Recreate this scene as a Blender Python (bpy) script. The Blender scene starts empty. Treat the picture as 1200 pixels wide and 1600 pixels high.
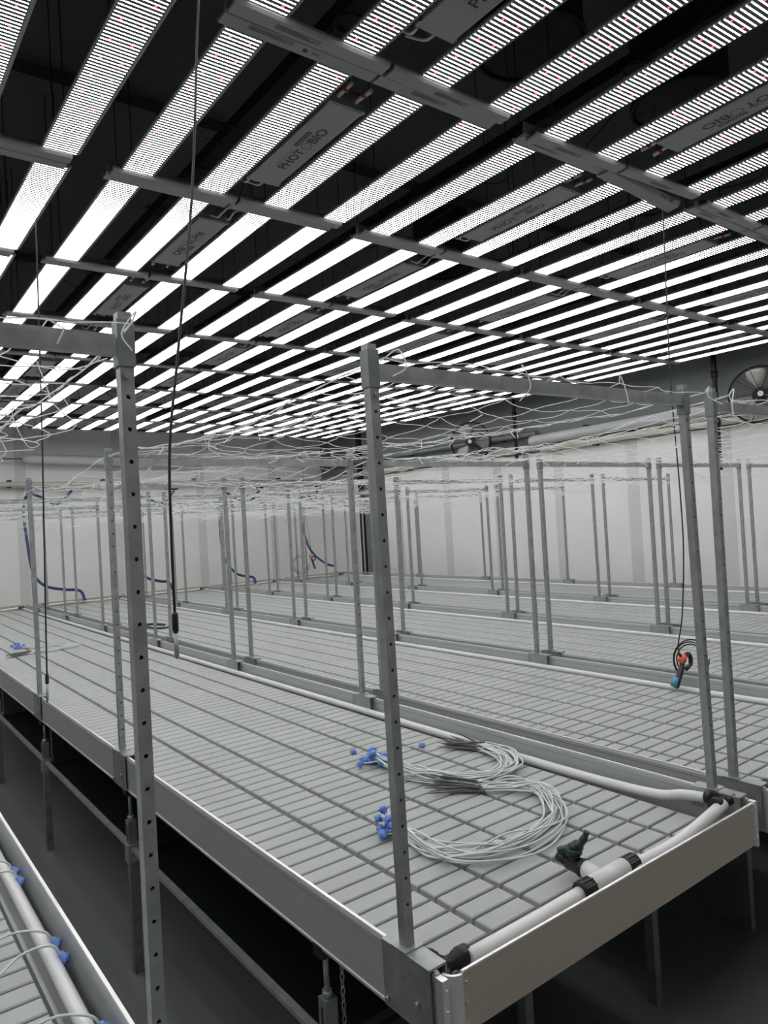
import bpy, math, random
from mathutils import Vector, Matrix
random.seed(7)
PI = math.pi
U = 1.2                      # metres per layout unit
ZF = 0.70                    # floor lies this many layout units under the bench rail tops
SC = bpy.context.scene
COL = SC.collection

# ------------------------------------------------------------------ camera
CAM = (-0.72553287, -0.95624946, 0.70465108)
RV = (1.4783, -0.5458, 0.4682)          # world -> camera rotation vector (x right, y down, z forward)
FPX = 1128.25
ang = math.sqrt(sum(a*a for a in RV))
RW = Matrix.Rotation(ang, 3, Vector(RV)/ang)
def W(x, y, z): return Vector((x*U, y*U, (z+ZF)*U))
def project(x, y, z):
    c = RW @ (Vector((x, y, z)) - Vector(CAM))
    if c.z < 0.05: return None
    return 600+FPX*c.x/c.z, 800+FPX*c.y/c.z
def seen(pts, m=0):
    for p in pts:
        q = project(*p)
        if q and -m <= q[0] <= 1200+m and -m <= q[1] <= 1600+m: return True
    return False
cd = bpy.data.cameras.new('camera'); cam = bpy.data.objects.new('camera', cd); COL.objects.link(cam)
cd.sensor_fit = 'VERTICAL'; cd.sensor_height = 36.0; cd.sensor_width = 27.0
cd.lens = FPX/1600*36.0; cd.clip_start = 0.02; cd.clip_end = 100
M = Matrix((RW[0], -RW[1], -RW[2])).transposed().to_4x4()
M.translation = W(*CAM); cam.matrix_world = M
SC.camera = cam

# ------------------------------------------------------------------ world, exposure
w = bpy.data.worlds.new('room_dark'); SC.world = w; w.use_nodes = True
w.node_tree.nodes['Background'].inputs[0].default_value = (0.02, 0.022, 0.025, 1)
w.node_tree.nodes['Background'].inputs[1].default_value = 0.3
SC.view_settings.view_transform = 'Standard'; SC.view_settings.look = 'None'
SC.view_settings.gamma = 1; SC.view_settings.use_curve_mapping = False
SC.view_settings.exposure = 0.0
LED_POWER = 16.0

# ------------------------------------------------------------------ materials
def nt(name):
    m = bpy.data.materials.new(name); m.use_nodes = True
    return m, m.node_tree, m.node_tree.nodes['Principled BSDF']
def plain(name, col, rough=.5, metal=0., noise=0., scale=8., bump=0., bscale=200., stretch=None, spec=None):
    m, t, b = nt(name); L = t.links; N = t.nodes
    b.inputs['Roughness'].default_value = rough; b.inputs['Metallic'].default_value = metal
    b.inputs['Base Color'].default_value = (*col, 1)
    if spec is not None: b.inputs['Specular IOR Level'].default_value = spec
    tc = N.new('ShaderNodeTexCoord')
    src = tc.outputs['Object']
    if stretch:
        mp = N.new('ShaderNodeMapping'); mp.inputs['Scale'].default_value = stretch
        L.new(src, mp.inputs[0]); src = mp.outputs[0]
    if noise:
        nz = N.new('ShaderNodeTexNoise'); nz.inputs['Scale'].default_value = scale; nz.inputs['Detail'].default_value = 5
        L.new(src, nz.inputs['Vector'])
        r = N.new('ShaderNodeValToRGB')
        r.color_ramp.elements[0].position = .3; r.color_ramp.elements[1].position = .7
        r.color_ramp.elements[0].color = (*[c*(1-noise) for c in col], 1)
        r.color_ramp.elements[1].color = (*[min(1, c*(1+noise)) for c in col], 1)
        L.new(nz.outputs[0], r.inputs[0]); L.new(r.outputs[0], b.inputs['Base Color'])
    if bump:
        n2 = N.new('ShaderNodeTexNoise'); n2.inputs['Scale'].default_value = bscale
        L.new(src, n2.inputs['Vector'])
        bp = N.new('ShaderNodeBump'); bp.inputs['Strength'].default_value = bump; bp.inputs['Distance'].default_value = .002
        L.new(n2.outputs[0], bp.inputs['Height']); L.new(bp.outputs[0], b.inputs['Normal'])
    return m
MAT = {}
MAT['galv'] = plain('galvanised_steel', (.36, .38, .375), .42, .6, .18, 25, .15, 60)
MAT['galv_dull'] = plain('dull_galvanised_steel', (.24, .255, .26), .5, .6, .15, 20)
MAT['tray'] = plain('grey_tray_plastic', (.36, .38, .365), .5, 0, .05, 6, .12, 90)
MAT['pvc'] = plain('white_pvc', (.70, .71, .72), .32, 0, .02, 10)
MAT['pvc_cream'] = plain('cream_pvc', (.6, .58, .5), .4, 0, .04, 6)
MAT['black'] = plain('black_plastic', (.012, .012, .013), .38, 0, .1, 30)
MAT['rubber'] = plain('black_cable', (.012, .012, .014), .5, 0, .1, 30)
MAT['green'] = plain('dark_green_plastic', (.008, .035, .022), .35, 0, .1, 30)
MAT['blue'] = plain('blue_plastic', (.15, .29, .72), .4, 0, .06, 30)
MAT['navy'] = plain('blue_hose', (.012, .03, .14), .35, 0, .1, 10)
MAT['tube'] = plain('white_tubing', (.66, .7, .7), .35, 0, .03, 10)
MAT['stake'] = plain('grey_stake', (.13, .135, .14), .45, 0, .1, 30)
MAT['paint'] = plain('light_grey_paint', (.25, .255, .245), .45, .1, .03, 4)
MAT['paint_dark'] = plain('printed_label', (.16, .165, .165), .5, 0, .05, 30)
MAT['ink'] = plain('black_ink', (.01, .01, .012), .5, 0, .02, 30)
MAT['redring'] = plain('red_ring', (.4, .03, .02), .4, 0, .05, 30)
MAT['orange'] = plain('orange_clip', (.85, .16, .05), .4, 0, .05, 30)
MAT['teal'] = plain('teal_cap', (.08, .3, .42), .4, 0, .05, 30)
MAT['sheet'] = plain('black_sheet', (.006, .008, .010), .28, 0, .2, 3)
MAT['wire'] = plain('black_wire', (.01, .01, .011), .4, .3, .1, 30)
MAT['blade'] = plain('fan_blade_metal', (.62, .6, .56), .35, .5, .05, 10)
MAT['cap'] = plain('white_cap', (.7, .72, .85), .4, 0, .03, 30)
MAT['ductgrey'] = plain('grey_duct_sleeve', (.5, .51, .52), .5, 0, .05, 4)
MAT['ceil'] = plain('ceiling_panels', (.055, .062, .068), .7, 0, .08, 1.2)
MAT['dark'] = plain('dark_duct', (.006, .006, .007), .7, 0, .1, 3)

def net_mat():
    m, t, b = nt('white_netting'); N = t.nodes; L = t.links
    b.inputs['Base Color'].default_value = (.9, .91, .9, 1); b.inputs['Roughness'].default_value = .4
    tr = N.new('ShaderNodeBsdfTranslucent'); tr.inputs[0].default_value = (.95, .96, .95, 1)
    nz = N.new('ShaderNodeTexNoise'); nz.inputs['Scale'].default_value = 4
    mr = N.new('ShaderNodeMapRange'); mr.inputs['To Min'].default_value = .5; mr.inputs['To Max'].default_value = .7; L.new(nz.outputs[0], mr.inputs[0])
    mx = N.new('ShaderNodeMixShader'); L.new(mr.outputs[0], mx.inputs[0]); L.new(b.outputs[0], mx.inputs[1]); L.new(tr.outputs[0], mx.inputs[2])
    L.new(mx.outputs[0], N['Material Output'].inputs[0]); return m
MAT['net'] = net_mat()
def brushed(name, col, rough, axis, freq):
    """aluminium with fine ribs running along the extrusion"""
    m, t, b = nt(name); N = t.nodes; L = t.links
    b.inputs['Base Color'].default_value = (*col, 1); b.inputs['Metallic'].default_value = .45; b.inputs['Roughness'].default_value = rough
    tc = N.new('ShaderNodeTexCoord'); wv = N.new('ShaderNodeTexWave'); wv.bands_direction = axis
    wv.inputs['Scale'].default_value = freq; L.new(tc.outputs['Object'], wv.inputs['Vector'])
    bp = N.new('ShaderNodeBump'); bp.inputs['Strength'].default_value = .18; bp.inputs['Distance'].default_value = .001
    L.new(wv.outputs['Fac'], bp.inputs['Height']); L.new(bp.outputs[0], b.inputs['Normal'])
    nz = N.new('ShaderNodeTexNoise'); nz.inputs['Scale'].default_value = 3
    L.new(tc.outputs['Object'], nz.inputs['Vector'])
    mr = N.new('ShaderNodeMapRange'); mr.inputs['To Min'].default_value = rough-.06; mr.inputs['To Max'].default_value = rough+.1
    L.new(nz.outputs[0], mr.inputs[0]); L.new(mr.outputs[0], b.inputs['Roughness'])
    return m
MAT['rail'] = brushed('ribbed_aluminium_rail', (.50, .52, .52), .42, 'Z', 60)
MAT['panel'] = brushed('ribbed_aluminium_end', (.56, .50, .41), .45, 'Z', 60)
MAT['lip'] = plain('bright_aluminium_edge', (.85, .85, .84), .28, .7, .03, 10)

def floor_mat():
    m, t, b = nt('grey_epoxy_floor'); N = t.nodes; L = t.links
    tc = N.new('ShaderNodeTexCoord'); nz = N.new('ShaderNodeTexNoise'); nz.inputs['Scale'].default_value = .7; nz.inputs['Detail'].default_value = 6
    L.new(tc.outputs['Object'], nz.inputs['Vector'])
    r = N.new('ShaderNodeValToRGB'); r.color_ramp.elements[0].color = (.17, .182, .19, 1); r.color_ramp.elements[1].color = (.21, .222, .228, 1)
    L.new(nz.outputs[0], r.inputs[0]); L.new(r.outputs[0], b.inputs['Base Color']); b.inputs['Roughness'].default_value = .16
    return m
MAT['floor'] = floor_mat()

def wall_mat(name, axis, shade_bands, low, high=None, split=None):
    """wall sheets; shade_bands = [(from, to)] in metres along axis: slightly greyer bands of shade painted into the wall colour; above split the other paint"""
    m, t, b = nt(name); N = t.nodes; L = t.links
    b.inputs['Roughness'].default_value = .55
    tc = N.new('ShaderNodeTexCoord'); sp = N.new('ShaderNodeSeparateXYZ'); L.new(tc.outputs['Object'], sp.inputs[0])
    acc = None
    for a, c in shade_bands:
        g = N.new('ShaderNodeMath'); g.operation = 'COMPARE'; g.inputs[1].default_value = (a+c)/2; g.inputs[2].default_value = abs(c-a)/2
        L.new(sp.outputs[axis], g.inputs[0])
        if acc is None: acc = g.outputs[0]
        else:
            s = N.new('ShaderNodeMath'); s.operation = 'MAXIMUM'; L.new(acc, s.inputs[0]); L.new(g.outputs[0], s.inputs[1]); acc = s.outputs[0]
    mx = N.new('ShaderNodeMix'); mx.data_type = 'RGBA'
    mx.inputs[6].default_value = (*low, 1); mx.inputs[7].default_value = (*[v*.80 for v in low], 1)  # second colour is the painted shade of the upright bands
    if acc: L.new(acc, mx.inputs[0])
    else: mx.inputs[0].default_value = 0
    out = mx.outputs[2]
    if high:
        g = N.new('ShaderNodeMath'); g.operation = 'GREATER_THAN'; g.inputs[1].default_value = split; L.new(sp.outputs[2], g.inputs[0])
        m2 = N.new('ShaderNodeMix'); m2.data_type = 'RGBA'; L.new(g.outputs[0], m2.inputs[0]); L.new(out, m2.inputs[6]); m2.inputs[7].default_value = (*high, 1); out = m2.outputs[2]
    nz = N.new('ShaderNodeTexNoise'); nz.inputs['Scale'].default_value = 2; nz.inputs['Detail'].default_value = 8
    L.new(tc.outputs['Object'], nz.inputs['Vector'])
    mr = N.new('ShaderNodeMapRange'); mr.inputs['To Min'].default_value = .93; mr.inputs['To Max'].default_value = 1.07; L.new(nz.outputs[0], mr.inputs[0])
    m3 = N.new('ShaderNodeMix'); m3.data_type = 'RGBA'; m3.blend_type = 'MULTIPLY'; m3.inputs[0].default_value = 1
    L.new(out, m3.inputs[6]); L.new(mr.outputs[0], m3.inputs[7]); L.new(m3.outputs[2], b.inputs['Base Color'])
    return m

BW, BL = .1068, .8596        # LED bar width and length (layout units)
def led_mat():
    m, t, b = nt('led_board'); N = t.nodes; L = t.links
    b.inputs['Base Color'].default_value = (.09, .095, .1, 1); b.inputs['Roughness'].default_value = .5
    tc = N.new('ShaderNodeTexCoord'); sp = N.new('ShaderNodeSeparateXYZ'); L.new(tc.outputs['Object'], sp.inputs[0])
    def mth(op, a, bb=None, c=None):
        n = N.new('ShaderNodeMath'); n.operation = op
        for i, v in enumerate((a, bb, c)):
            if v is None: continue
            if isinstance(v, (int, float)): n.inputs[i].default_value = v
            else: L.new(v, n.inputs[i])
        return n.outputs[0]
    px, py = BW*U/21.5, .01455*U
    fx = mth('FRACT', mth('DIVIDE', sp.outputs[0], px)); fy = mth('FRACT', mth('DIVIDE', sp.outputs[1], py))
    mx = mth('COMPARE', fx, .5, .40); my = mth('COMPARE', fy, .5, .145)
    ins = mth('COMPARE', sp.outputs[0], BW*U/2, BW*U*.475)
    white = mth('MULTIPLY', mth('MULTIPLY', mx, my), ins)
    ry = mth('FRACT', mth('DIVIDE', mth('SUBTRACT', sp.outputs[1], .01455*U*2.5), py*6))
    rmy = mth('LESS_THAN', mth('ABSOLUTE', mth('SUBTRACT', ry, .1)), .045)
    cx = mth('ABSOLUTE', mth('SUBTRACT', mth('ABSOLUTE', mth('SUBTRACT', sp.outputs[0], BW*U/2)), BW*U*.26))
    rmx = mth('LESS_THAN', cx, px*.55)
    red = mth('MULTIPLY', rmx, rmy)
    mix = N.new('ShaderNodeMix'); mix.data_type = 'RGBA'; L.new(red, mix.inputs[0])
    mix.inputs[6].default_value = (.97, .975, .97, 1); mix.inputs[7].default_value = (1, .03, .12, 1)
    L.new(mix.outputs[2], b.inputs['Emission Color'])
    tot = mth('MULTIPLY', mth('MAXIMUM', white, mth('MULTIPLY', red, .35)), LED_POWER)
    L.new(tot, b.inputs['Emission Strength'])
    m.cycles.emission_sampling = 'FRONT'
    return m
MAT['led'] = led_mat()

# ------------------------------------------------------------------ mesh helpers
class MB:
    """collects shapes in layout units; build() makes ONE mesh object"""
    def __init__(s): s.v = []; s.f = []; s.sm = []; s.mi = []; s.cur = 0
    def add(s, vs, fs, smooth=False):
        o = len(s.v); s.v += [tuple(v) for v in vs]
        for f in fs: s.f.append([i+o for i in f]); s.sm.append(smooth); s.mi.append(s.cur)
        return s
    def box(s, x0, x1, y0, y1, z0, z1, mat=None):
        vs = [(x, y, z) for z in (z0, z1) for y in (y0, y1) for x in (x0, x1)]
        if mat: vs = [mat @ Vector(v) for v in vs]
        return s.add(vs, [(0, 2, 3, 1), (4, 5, 7, 6), (0, 1, 5, 4), (2, 6, 7, 3), (0, 4, 6, 2), (1, 3, 7, 5)])
    def tube(s, pts, r, n=8, caps=True, closed=False):
        pts = [Vector(p) for p in pts]; k = len(pts)
        rs = r if isinstance(r, (list, tuple)) else [r]*k
        vs = []; up = None
        for i, p in enumerate(pts):
            a = pts[i-1] if (i or closed) else p; b = pts[(i+1) % k] if (i < k-1 or closed) else p
            t = b-a
            if t.length < 1e-9: t = Vector((0, 0, 1))
            t.normalize()
            if up is None:
                up = Vector((0, 0, 1)) if abs(t.z) < .9 else Vector((0, 1, 0))
            x = up - t*up.dot(t)
            if x.length < 1e-6: x = Vector((1, 0, 0)) - t*t.x
            x.normalize(); y = t.cross(x); up = x
            for j in range(n):
                c = 2*PI*(j+.5)/n; vs.append(p + rs[i]*(x*math.cos(c)+y*math.sin(c)))
        fs = []
        for i in range(k if closed else k-1):
            for j in range(n):
                q = (i+1) % k
                fs.append((i*n+j, i*n+(j+1) % n, q*n+(j+1) % n, q*n+j))
        s.add(vs, fs, n > 4)
        if caps and not closed:
            o = len(s.v)-len(vs)
            s.f.append([o+j for j in range(n)][::-1]); s.sm.append(False); s.mi.append(s.cur)
            s.f.append([o+(k-1)*n+j for j in range(n)]); s.sm.append(False); s.mi.append(s.cur)
        return s
    def prism(s, prof, a, b, axis='x'):
        """closed profile extruded from a to b; axis x: profile (y,z); y: (x,z); z: (x,y)"""
        n = len(prof); vs = []
        for q in (a, b):
            for (u, v) in prof:
                vs.append({'x': (q, u, v), 'y': (u, q, v), 'z': (u, v, q)}[axis])
        s.add(vs, [tuple(range(n)), tuple(range(2*n-1, n-1, -1))] + [(i, n+i, n+(i+1) % n, (i+1) % n) for i in range(n)])
        return s
    def lathe(s, c, prof, n=20, mat=None):
        """profile (radius, height) turned about z at c"""
        vs = []
        for (r, h) in prof:
            for j in range(n):
                v = Vector((r*math.cos(2*PI*j/n), r*math.sin(2*PI*j/n), h))
                if mat: v = mat @ v
                vs.append(v+Vector(c))
        k = len(prof)
        fs = [(i*n+j, i*n+(j+1) % n, (i+1)*n+(j+1) % n, (i+1)*n+j) for i in range(k-1) for j in range(n)]
        return s.add(vs, fs, True)
    def build(s, name, mat, parent=None, org=(0, 0, 0), loc=None):
        """org: the point (layout units) that becomes the object's origin; parent's origin is the same unless loc is given"""
        me = bpy.data.meshes.new(name)
        me.from_pydata([((x-org[0])*U, (y-org[1])*U, (z-org[2])*U) for x, y, z in s.v], [], s.f)
        me.polygons.foreach_set('use_smooth', s.sm)
        for mm in (mat if isinstance(mat, (list, tuple)) else [mat]): me.materials.append(MAT[mm])
        me.polygons.foreach_set('material_index', s.mi)
        me.update()
        o = bpy.data.objects.new(name, me); COL.objects.link(o)
        if parent: o.parent = parent; o.location = (0, 0, 0) if loc is None else Vector(loc)*U
        else: o.location = W(*org)
        return o
def tag(o, label=None, cat=None, group=None, kind=None):
    if label: o['label'] = label
    if cat: o['category'] = cat
    if group: o['group'] = group
    if kind: o['kind'] = kind
    return o
def empty(name, x, y, z, rz=0):
    e = bpy.data.objects.new(name, None); COL.objects.link(e); e.location = W(x, y, z); e.rotation_euler = (0, 0, rz); e.empty_display_size = .05
    return e
def clone(o, parent=None):
    c = o.copy(); COL.objects.link(c)
    if parent: c.parent = parent
    for ch in o.children: clone(ch, c)
    return c
def spline(P, n=6):
    """Catmull-Rom through P"""
    P = [Vector(p) for p in P]; Q = [2*P[0]-P[1]]+P+[2*P[-1]-P[-2]]; out = []
    for i in range(1, len(Q)-2):
        for j in range(n):
            t = j/n; a, b, c, d = Q[i-1:i+3]
            out.append(.5*((2*b)+(c-a)*t+(2*a-5*b+4*c-d)*t*t+(3*b-a-3*c+d)*t**3))
    out.append(P[-1]); return out
_tc = {}
def text_shape(s, off=0.0):
    if (s, off) in _tc: return _tc[(s, off)]
    cu = bpy.data.curves.new('t', 'FONT'); cu.body = s; cu.size = 1; cu.offset = off; cu.resolution_u = 3
    ob = bpy.data.objects.new('t', cu); COL.objects.link(ob)
    bpy.context.view_layer.update()
    me = bpy.data.meshes.new_from_object(ob.evaluated_get(bpy.context.evaluated_depsgraph_get()))
    vs = [tuple(v.co) for v in me.vertices]; fs = [tuple(p.vertices) for p in me.polygons]
    x0 = min(v[0] for v in vs); x1 = max(v[0] for v in vs)
    vs = [(v[0]-x0, v[1], v[2]) for v in vs]
    bpy.data.objects.remove(ob); bpy.data.curves.remove(cu); bpy.data.meshes.remove(me)
    _tc[(s, off)] = (vs, fs, x1-x0); return _tc[(s, off)]
def add_text(mb, s, length, height, M4, off=.0):
    """letters of given total length and cap height in the plane of M4 (x reading, y up)"""
    vs, fs, wd = text_shape(s, off)
    sx = length/wd; sy = height/.70
    mb.add([M4 @ Vector((v[0]*sx, v[1]*sy, 0)) for v in vs], fs)

# ------------------------------------------------------------------ the room
XL, XR, YF, YB, ZC = -8.0, 5.75, -3.6, 9.2, 2.8
def slab(name, mat, x0, x1, y0, y1, z0, z1):
    return tag(MB().box(x0, x1, y0, y1, z0, z1).build(name, mat, None, (0, 0, -ZF)), kind='structure')
slab('floor', 'floor', XL-.1, XR+.1, YF-.1, YB+.1, -ZF-.1, -ZF)
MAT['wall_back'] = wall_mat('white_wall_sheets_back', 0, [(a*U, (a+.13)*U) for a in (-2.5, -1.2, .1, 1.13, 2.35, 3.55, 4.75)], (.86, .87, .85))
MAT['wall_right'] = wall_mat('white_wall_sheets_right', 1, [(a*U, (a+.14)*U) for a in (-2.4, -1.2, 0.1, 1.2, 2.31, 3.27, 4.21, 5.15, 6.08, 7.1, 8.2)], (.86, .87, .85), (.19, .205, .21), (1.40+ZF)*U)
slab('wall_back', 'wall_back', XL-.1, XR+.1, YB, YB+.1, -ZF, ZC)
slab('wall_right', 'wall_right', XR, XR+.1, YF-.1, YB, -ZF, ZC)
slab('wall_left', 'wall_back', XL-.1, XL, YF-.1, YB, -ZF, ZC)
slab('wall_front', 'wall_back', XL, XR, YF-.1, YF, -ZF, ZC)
slab('ceiling', 'ceil', XL-.1, XR+.1, YF-.1, YB+.1, ZC, ZC+.1)
for i, y in enumerate((-2.2, .1, 2.4, 4.7, 7.0)):          # seams and roof ribs
    slab('trim_%d' % (i+1), 'ceil', XL, XR, y, y+.12, ZC-.06, ZC)
# columns standing against the right wall
slab('trim_6', 'dark', XR-.06, XR, 8.0, 8.09, -ZF, ZC)
slab('trim_7', 'galv_dull', XR-.05, XR, 7.75, 7.95, -ZF, ZC)

# ------------------------------------------------------------------ grow lights
PX, FP, RP = .2735, 1.0691, .9678
X0, Y0 = .1067, .6667
def hz(x, y): return 2.0-.0031*(x-1)+.0114*(y-3)
def make_light():
    root = empty('grow_light', 0, 0, 0)
    bar = MB()      # channel whose side flanges turn out and up
    bar.prism([(-.003, -.001), (BW+.003, -.001), (BW+.011, .004), (BW+.011, .007), (BW*.7, .019), (BW*.3, .019), (-.003, .007)], 0, BL, 'y')
    board = MB().add([(0, 0, 0), (BW, 0, 0), (BW, BL, 0), (0, BL, 0)], [(0, 3, 2, 1)])
    b0 = d0 = None
    for i in range(4):
        if b0 is None:
            b0 = bar.build('light_bar', 'paint', root); d0 = board.build('led_board', 'led', b0); d0.location = (0, 0, -.0022*U)
            d0['label'] = 'board dense with small lit white diodes and a few red ones'
        else:
            o = clone(b0, root); o.location = (i*PX*U, 0, 0)
    # end rails: folded sheet, two halves at each end
    rail = MB().prism([(-.052, .034), (-.052, -.006), (-.044, -.014), (-.004, -.014), (.002, -.006), (.002, .002), (-.002, .002), (-.006, -.006), (-.044, -.006), (-.048, .034)], 0, .465)
    for (x, y, rz) in ((-.03, 0, 0), (.445, 0, 0), (.435, BL, PI), (.915, BL, PI)):
        o = rail.build('end_rail', 'paint', root, loc=(x, y, 0)); o.rotation_euler = (0, 0, rz)
        rail_me = o.data
    # driver box between the second and third bar
    dv = MB().prism([(-.061, -.002), (-.055, -.006), (.055, -.006), (.061, -.002), (.061, .05), (-.061, .05)], -.275, .275, 'y')
    dv.box(-.082, -.061, -.27, .27, .012, .016)
    dr = dv.build('driver_box', 'paint', root, loc=(.461, .425, 0))
    sl = MB()
    for i in range(30): sl.box(-.082, -.062, -.262+i*.018, -.256+i*.018, .009, .0118)
    o = sl.build('vent_slots', 'ink', dr)
    # lettering printed on the underside
    R = Matrix(((0, -1, 0, 0), (-1, 0, 0, 0), (0, 0, -1, 0), (0, 0, 0, 1)))      # reading along -y, letter tops towards -x
    t = MB()
    def T(x, y): return Matrix.Translation((x, y, -.0066)) @ R
    add_text(t, 'PHOT', .142, .034, T(.022, .148), .022)
    add_text(t, 'BIO', .092, .034, T(.022, -.050), .022)
    for k in range(12):
        a = 2*PI*k/12; c = Vector((.005+.017*math.cos(a), -.024+.02*math.sin(a), 0))
        t.box(-.0028, .0028, -.0018, .0018, -.0068, -.0064, Matrix.Translation(c) @ Matrix.Rotation(a, 4, 'Z'))
    t.box(-.0215, -.0205, .02, .148, -.0068, -.0064)
    t.box(-.036, -.020, -.105, -.008, -.0068, -.0064)
    t.cur = 1
    add_text(t, 'PHANTOM', .085, .009, Matrix.Translation((-.0235, -.014, -.0072)) @ R, .015)
    o = t.build('lettering', ['ink', 'paint'], dr); o['label'] = 'printed maker lettering with a ring of dashes'
    for x in (-.035, .03):
        p = MB(); r = MB()
        p.tube([(x, -.275, .02), (x, -.30, .02), (x*1.1, -.36, .016)], .007, 8); r.tube([(x, -.322, .0185), (x*1.05, -.334, .018)], .0095, 8)
        o = p.build('plug', 'pvc_cream', dr); r.build('red_ring', 'redring', o)
    c = MB(); c.tube(spline([(-.045, .275, .02), (-.05, .31, .0), (-.06, .34, .02), (-.09, .36, .03)]), .0045, 6); c.build('cable', 'pvc_cream', dr)
    c = MB(); c.tube(spline([(.02, .275, .02), (.0, .305, .0), (-.01, .33, .01), (-.03, .36, .03)]), .0045, 6)
    c.build('cable', 'pvc_cream', dr)
    for a in (-.282, .262): MB().box(-.066, .066, a, a+.02, -.004, .052).build('end_cap', 'galv_dull', dr)
    for (x, y) in ((.03, .02), (.89, .02), (.03, .84), (.89, .84)):
        MB().tube([(0, 0, 0), (0, 0, ZC-2.0)], .0022, 5).build('suspension_wire', 'wire', root, loc=(x, y, .02))
    return root
ORD = ['first', 'second', 'third', 'fourth', 'fifth', 'sixth', 'seventh', 'eighth', 'ninth', 'tenth', 'eleventh']
NORMAL = lambda n, k: (n % 2 == 0) if (n, k) != (-1, 0) else True
lights = {}
proto = make_light()
first = True
for n in range(7, -3, -1):
    for k in range(4, -4, -1):
        x = X0+k*FP; y = Y0+n*RP
        o = proto if first else clone(proto); first = False
        o.location = W(x, y, hz(x+.46, y+.43))
        yaw = random.uniform(-.006, .006)
        if (n, k) == (-1, 1): yaw = -.05
        if yaw < -.03: # turned about its own middle
            o.location = W(x+.43*yaw, y-.46*yaw, hz(x+.46, y+.43))
        o.rotation_euler = (random.uniform(-.004, .004), random.uniform(-.004, .004), yaw)
        tag(o, 'LED grow light, %s row from the back wall, %s column from the right wall' % (ORD[7-n], ORD[4-k]), 'grow light', 'LED grow lights hanging in a grid')
        for ch in o.children:
            if ch.name.startswith('driver_box'): ch.rotation_euler = (0, 0, 0 if NORMAL(n, k) else PI)
        lights[(n, k)] = o
# small printed labels on the rails of the nearest fixtures
def rail_marks(parent, x, y, fc, flip=False):
    t = MB()
    t.box(x+.07, x+.20, y-.040, y-.022, -.0146, -.0142); t.cur = 1
    for i in range(3): t.box(x+.075, x+.16+.01*i, y-.037+.005*i, y-.0358+.005*i, -.0150, -.0147)
    if fc:
        R2 = Matrix(((1, 0, 0, 0), (0, -1, 0, 0), (0, 0, -1, 0), (0, 0, 0, 1)))
        add_text(t, 'FC', .022, .011, Matrix.Translation((x+.26, y-.020, -.0148)) @ R2, .01)
        t.lathe((x+.238, y-.026, -.0146), [(.0001, -.0004), (.007, -.0004)], 12)
    t.build('rail_label', ['paint_dark', 'ink'], parent)['label'] = 'small printed rating label'
for key in ((0, 0), (0, 1), (0, 2)):
    o = lights[key]; rail_marks(o, -.03, 0, key == (0, 0)); rail_marks(o, .50, 0, False)
for key in ((-1, 0), (-1, 1), (-1, 2)):
    o = lights[key]; rail_marks(o, .02, BL+.056, False); rail_marks(o, .55, BL+.056, False)
# one end cover has come loose: it hangs a little lower at its free end
o = lights[(0, 1)]
rl = [c for c in o.children if c.name.startswith('end_rail') and abs(c.location.x-.445*U) < .01 and c.location.y < .01][0]
cv = MB().prism([(-.058, .03), (-.062, -.012), (-.05, -.030), (-.004, -.030), (.006, -.02), (.002, -.014), (-.008, -.022), (-.048, -.022), (-.054, -.010), (-.052, .03)], 0, .48)
cvo = cv.build('end_rail', 'paint', o, loc=(.43, -.004, .002)); cvo.rotation_euler = (-.12, .055, .02); cvo['label'] = 'loose end cover hanging lower at its free end'
t = MB()                # lettering on the sloping face of the cover
def RC(x, q): return Matrix(((1, 0, 0, x), (0, -.555, -.832, -.0500-.0120*q-.0006), (0, .832, -.555, -.030+.018*q-.0004), (0, 0, 0, 1)))
add_text(t, 'PHOT', .045, .0105, RC(.345, .15), .02); add_text(t, 'BIO', .032, .0105, RC(.405, .15), .02)
t.box(.002, .034, .0, .0028, 0, .0003, RC(.405, .72))
t.build('lettering', 'ink', cvo)
rm = rl.data; bpy.data.objects.remove(rl)

# ------------------------------------------------------------------ above the lights: ducts, cable bundles
def cable_bundle(x, z, label, y0=-2.5, y1=8.8):
    root = empty('cable_bundle', x, y0, z)
    m = MB(); m.box(x-.045, x+.045, y0, y1, z-.02, z+.03); m.build('cable_tray', 'dark', root, (x, y0, z))
    rnd = random.Random(int(x*100)); m = MB()
    y = y0+.2
    while y < y1-.3:
        r = rnd.uniform(.05, .11); cx = x+rnd.uniform(-.1, .1)
        for q in range(rnd.randint(1, 3)):
            a0 = rnd.uniform(0, 6); rr = r*rnd.uniform(.8, 1.1)
            m = MB(); m.tube([(cx+rr*math.cos(a0+2*PI*j/14), y+.8*rr*math.sin(a0+2*PI*j/14), z-.03+rnd.uniform(-.006, .006)) for j in range(12)], .003, 5); m.build('cable_loop', 'rubber', root, (x, y0, z))
        m = MB(); m.tube(spline([(x, y, z), (x+rnd.uniform(-.3, .3), y+.1, z-.05), (x+rnd.uniform(-.4, .4), y+.3, z-.18)], 5), .003, 5); m.build('hanging_cable', 'rubber', root, (x, y0, z))
        y += rnd.uniform(.35, .8)
    tag(root, label, 'cables', 'dark cable runs above the lights')
for i, (x, z) in enumerate(((.62, 2.3), (1.7, 2.34), (2.75, 2.3), (3.85, 2.3), (-.5, 2.3))):
    cable_bundle(x, z, 'black cable bundle running over the %s column of lights from the right-hand wall' % ORD[[4, 3, 2, 1, 5][i]])
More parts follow.
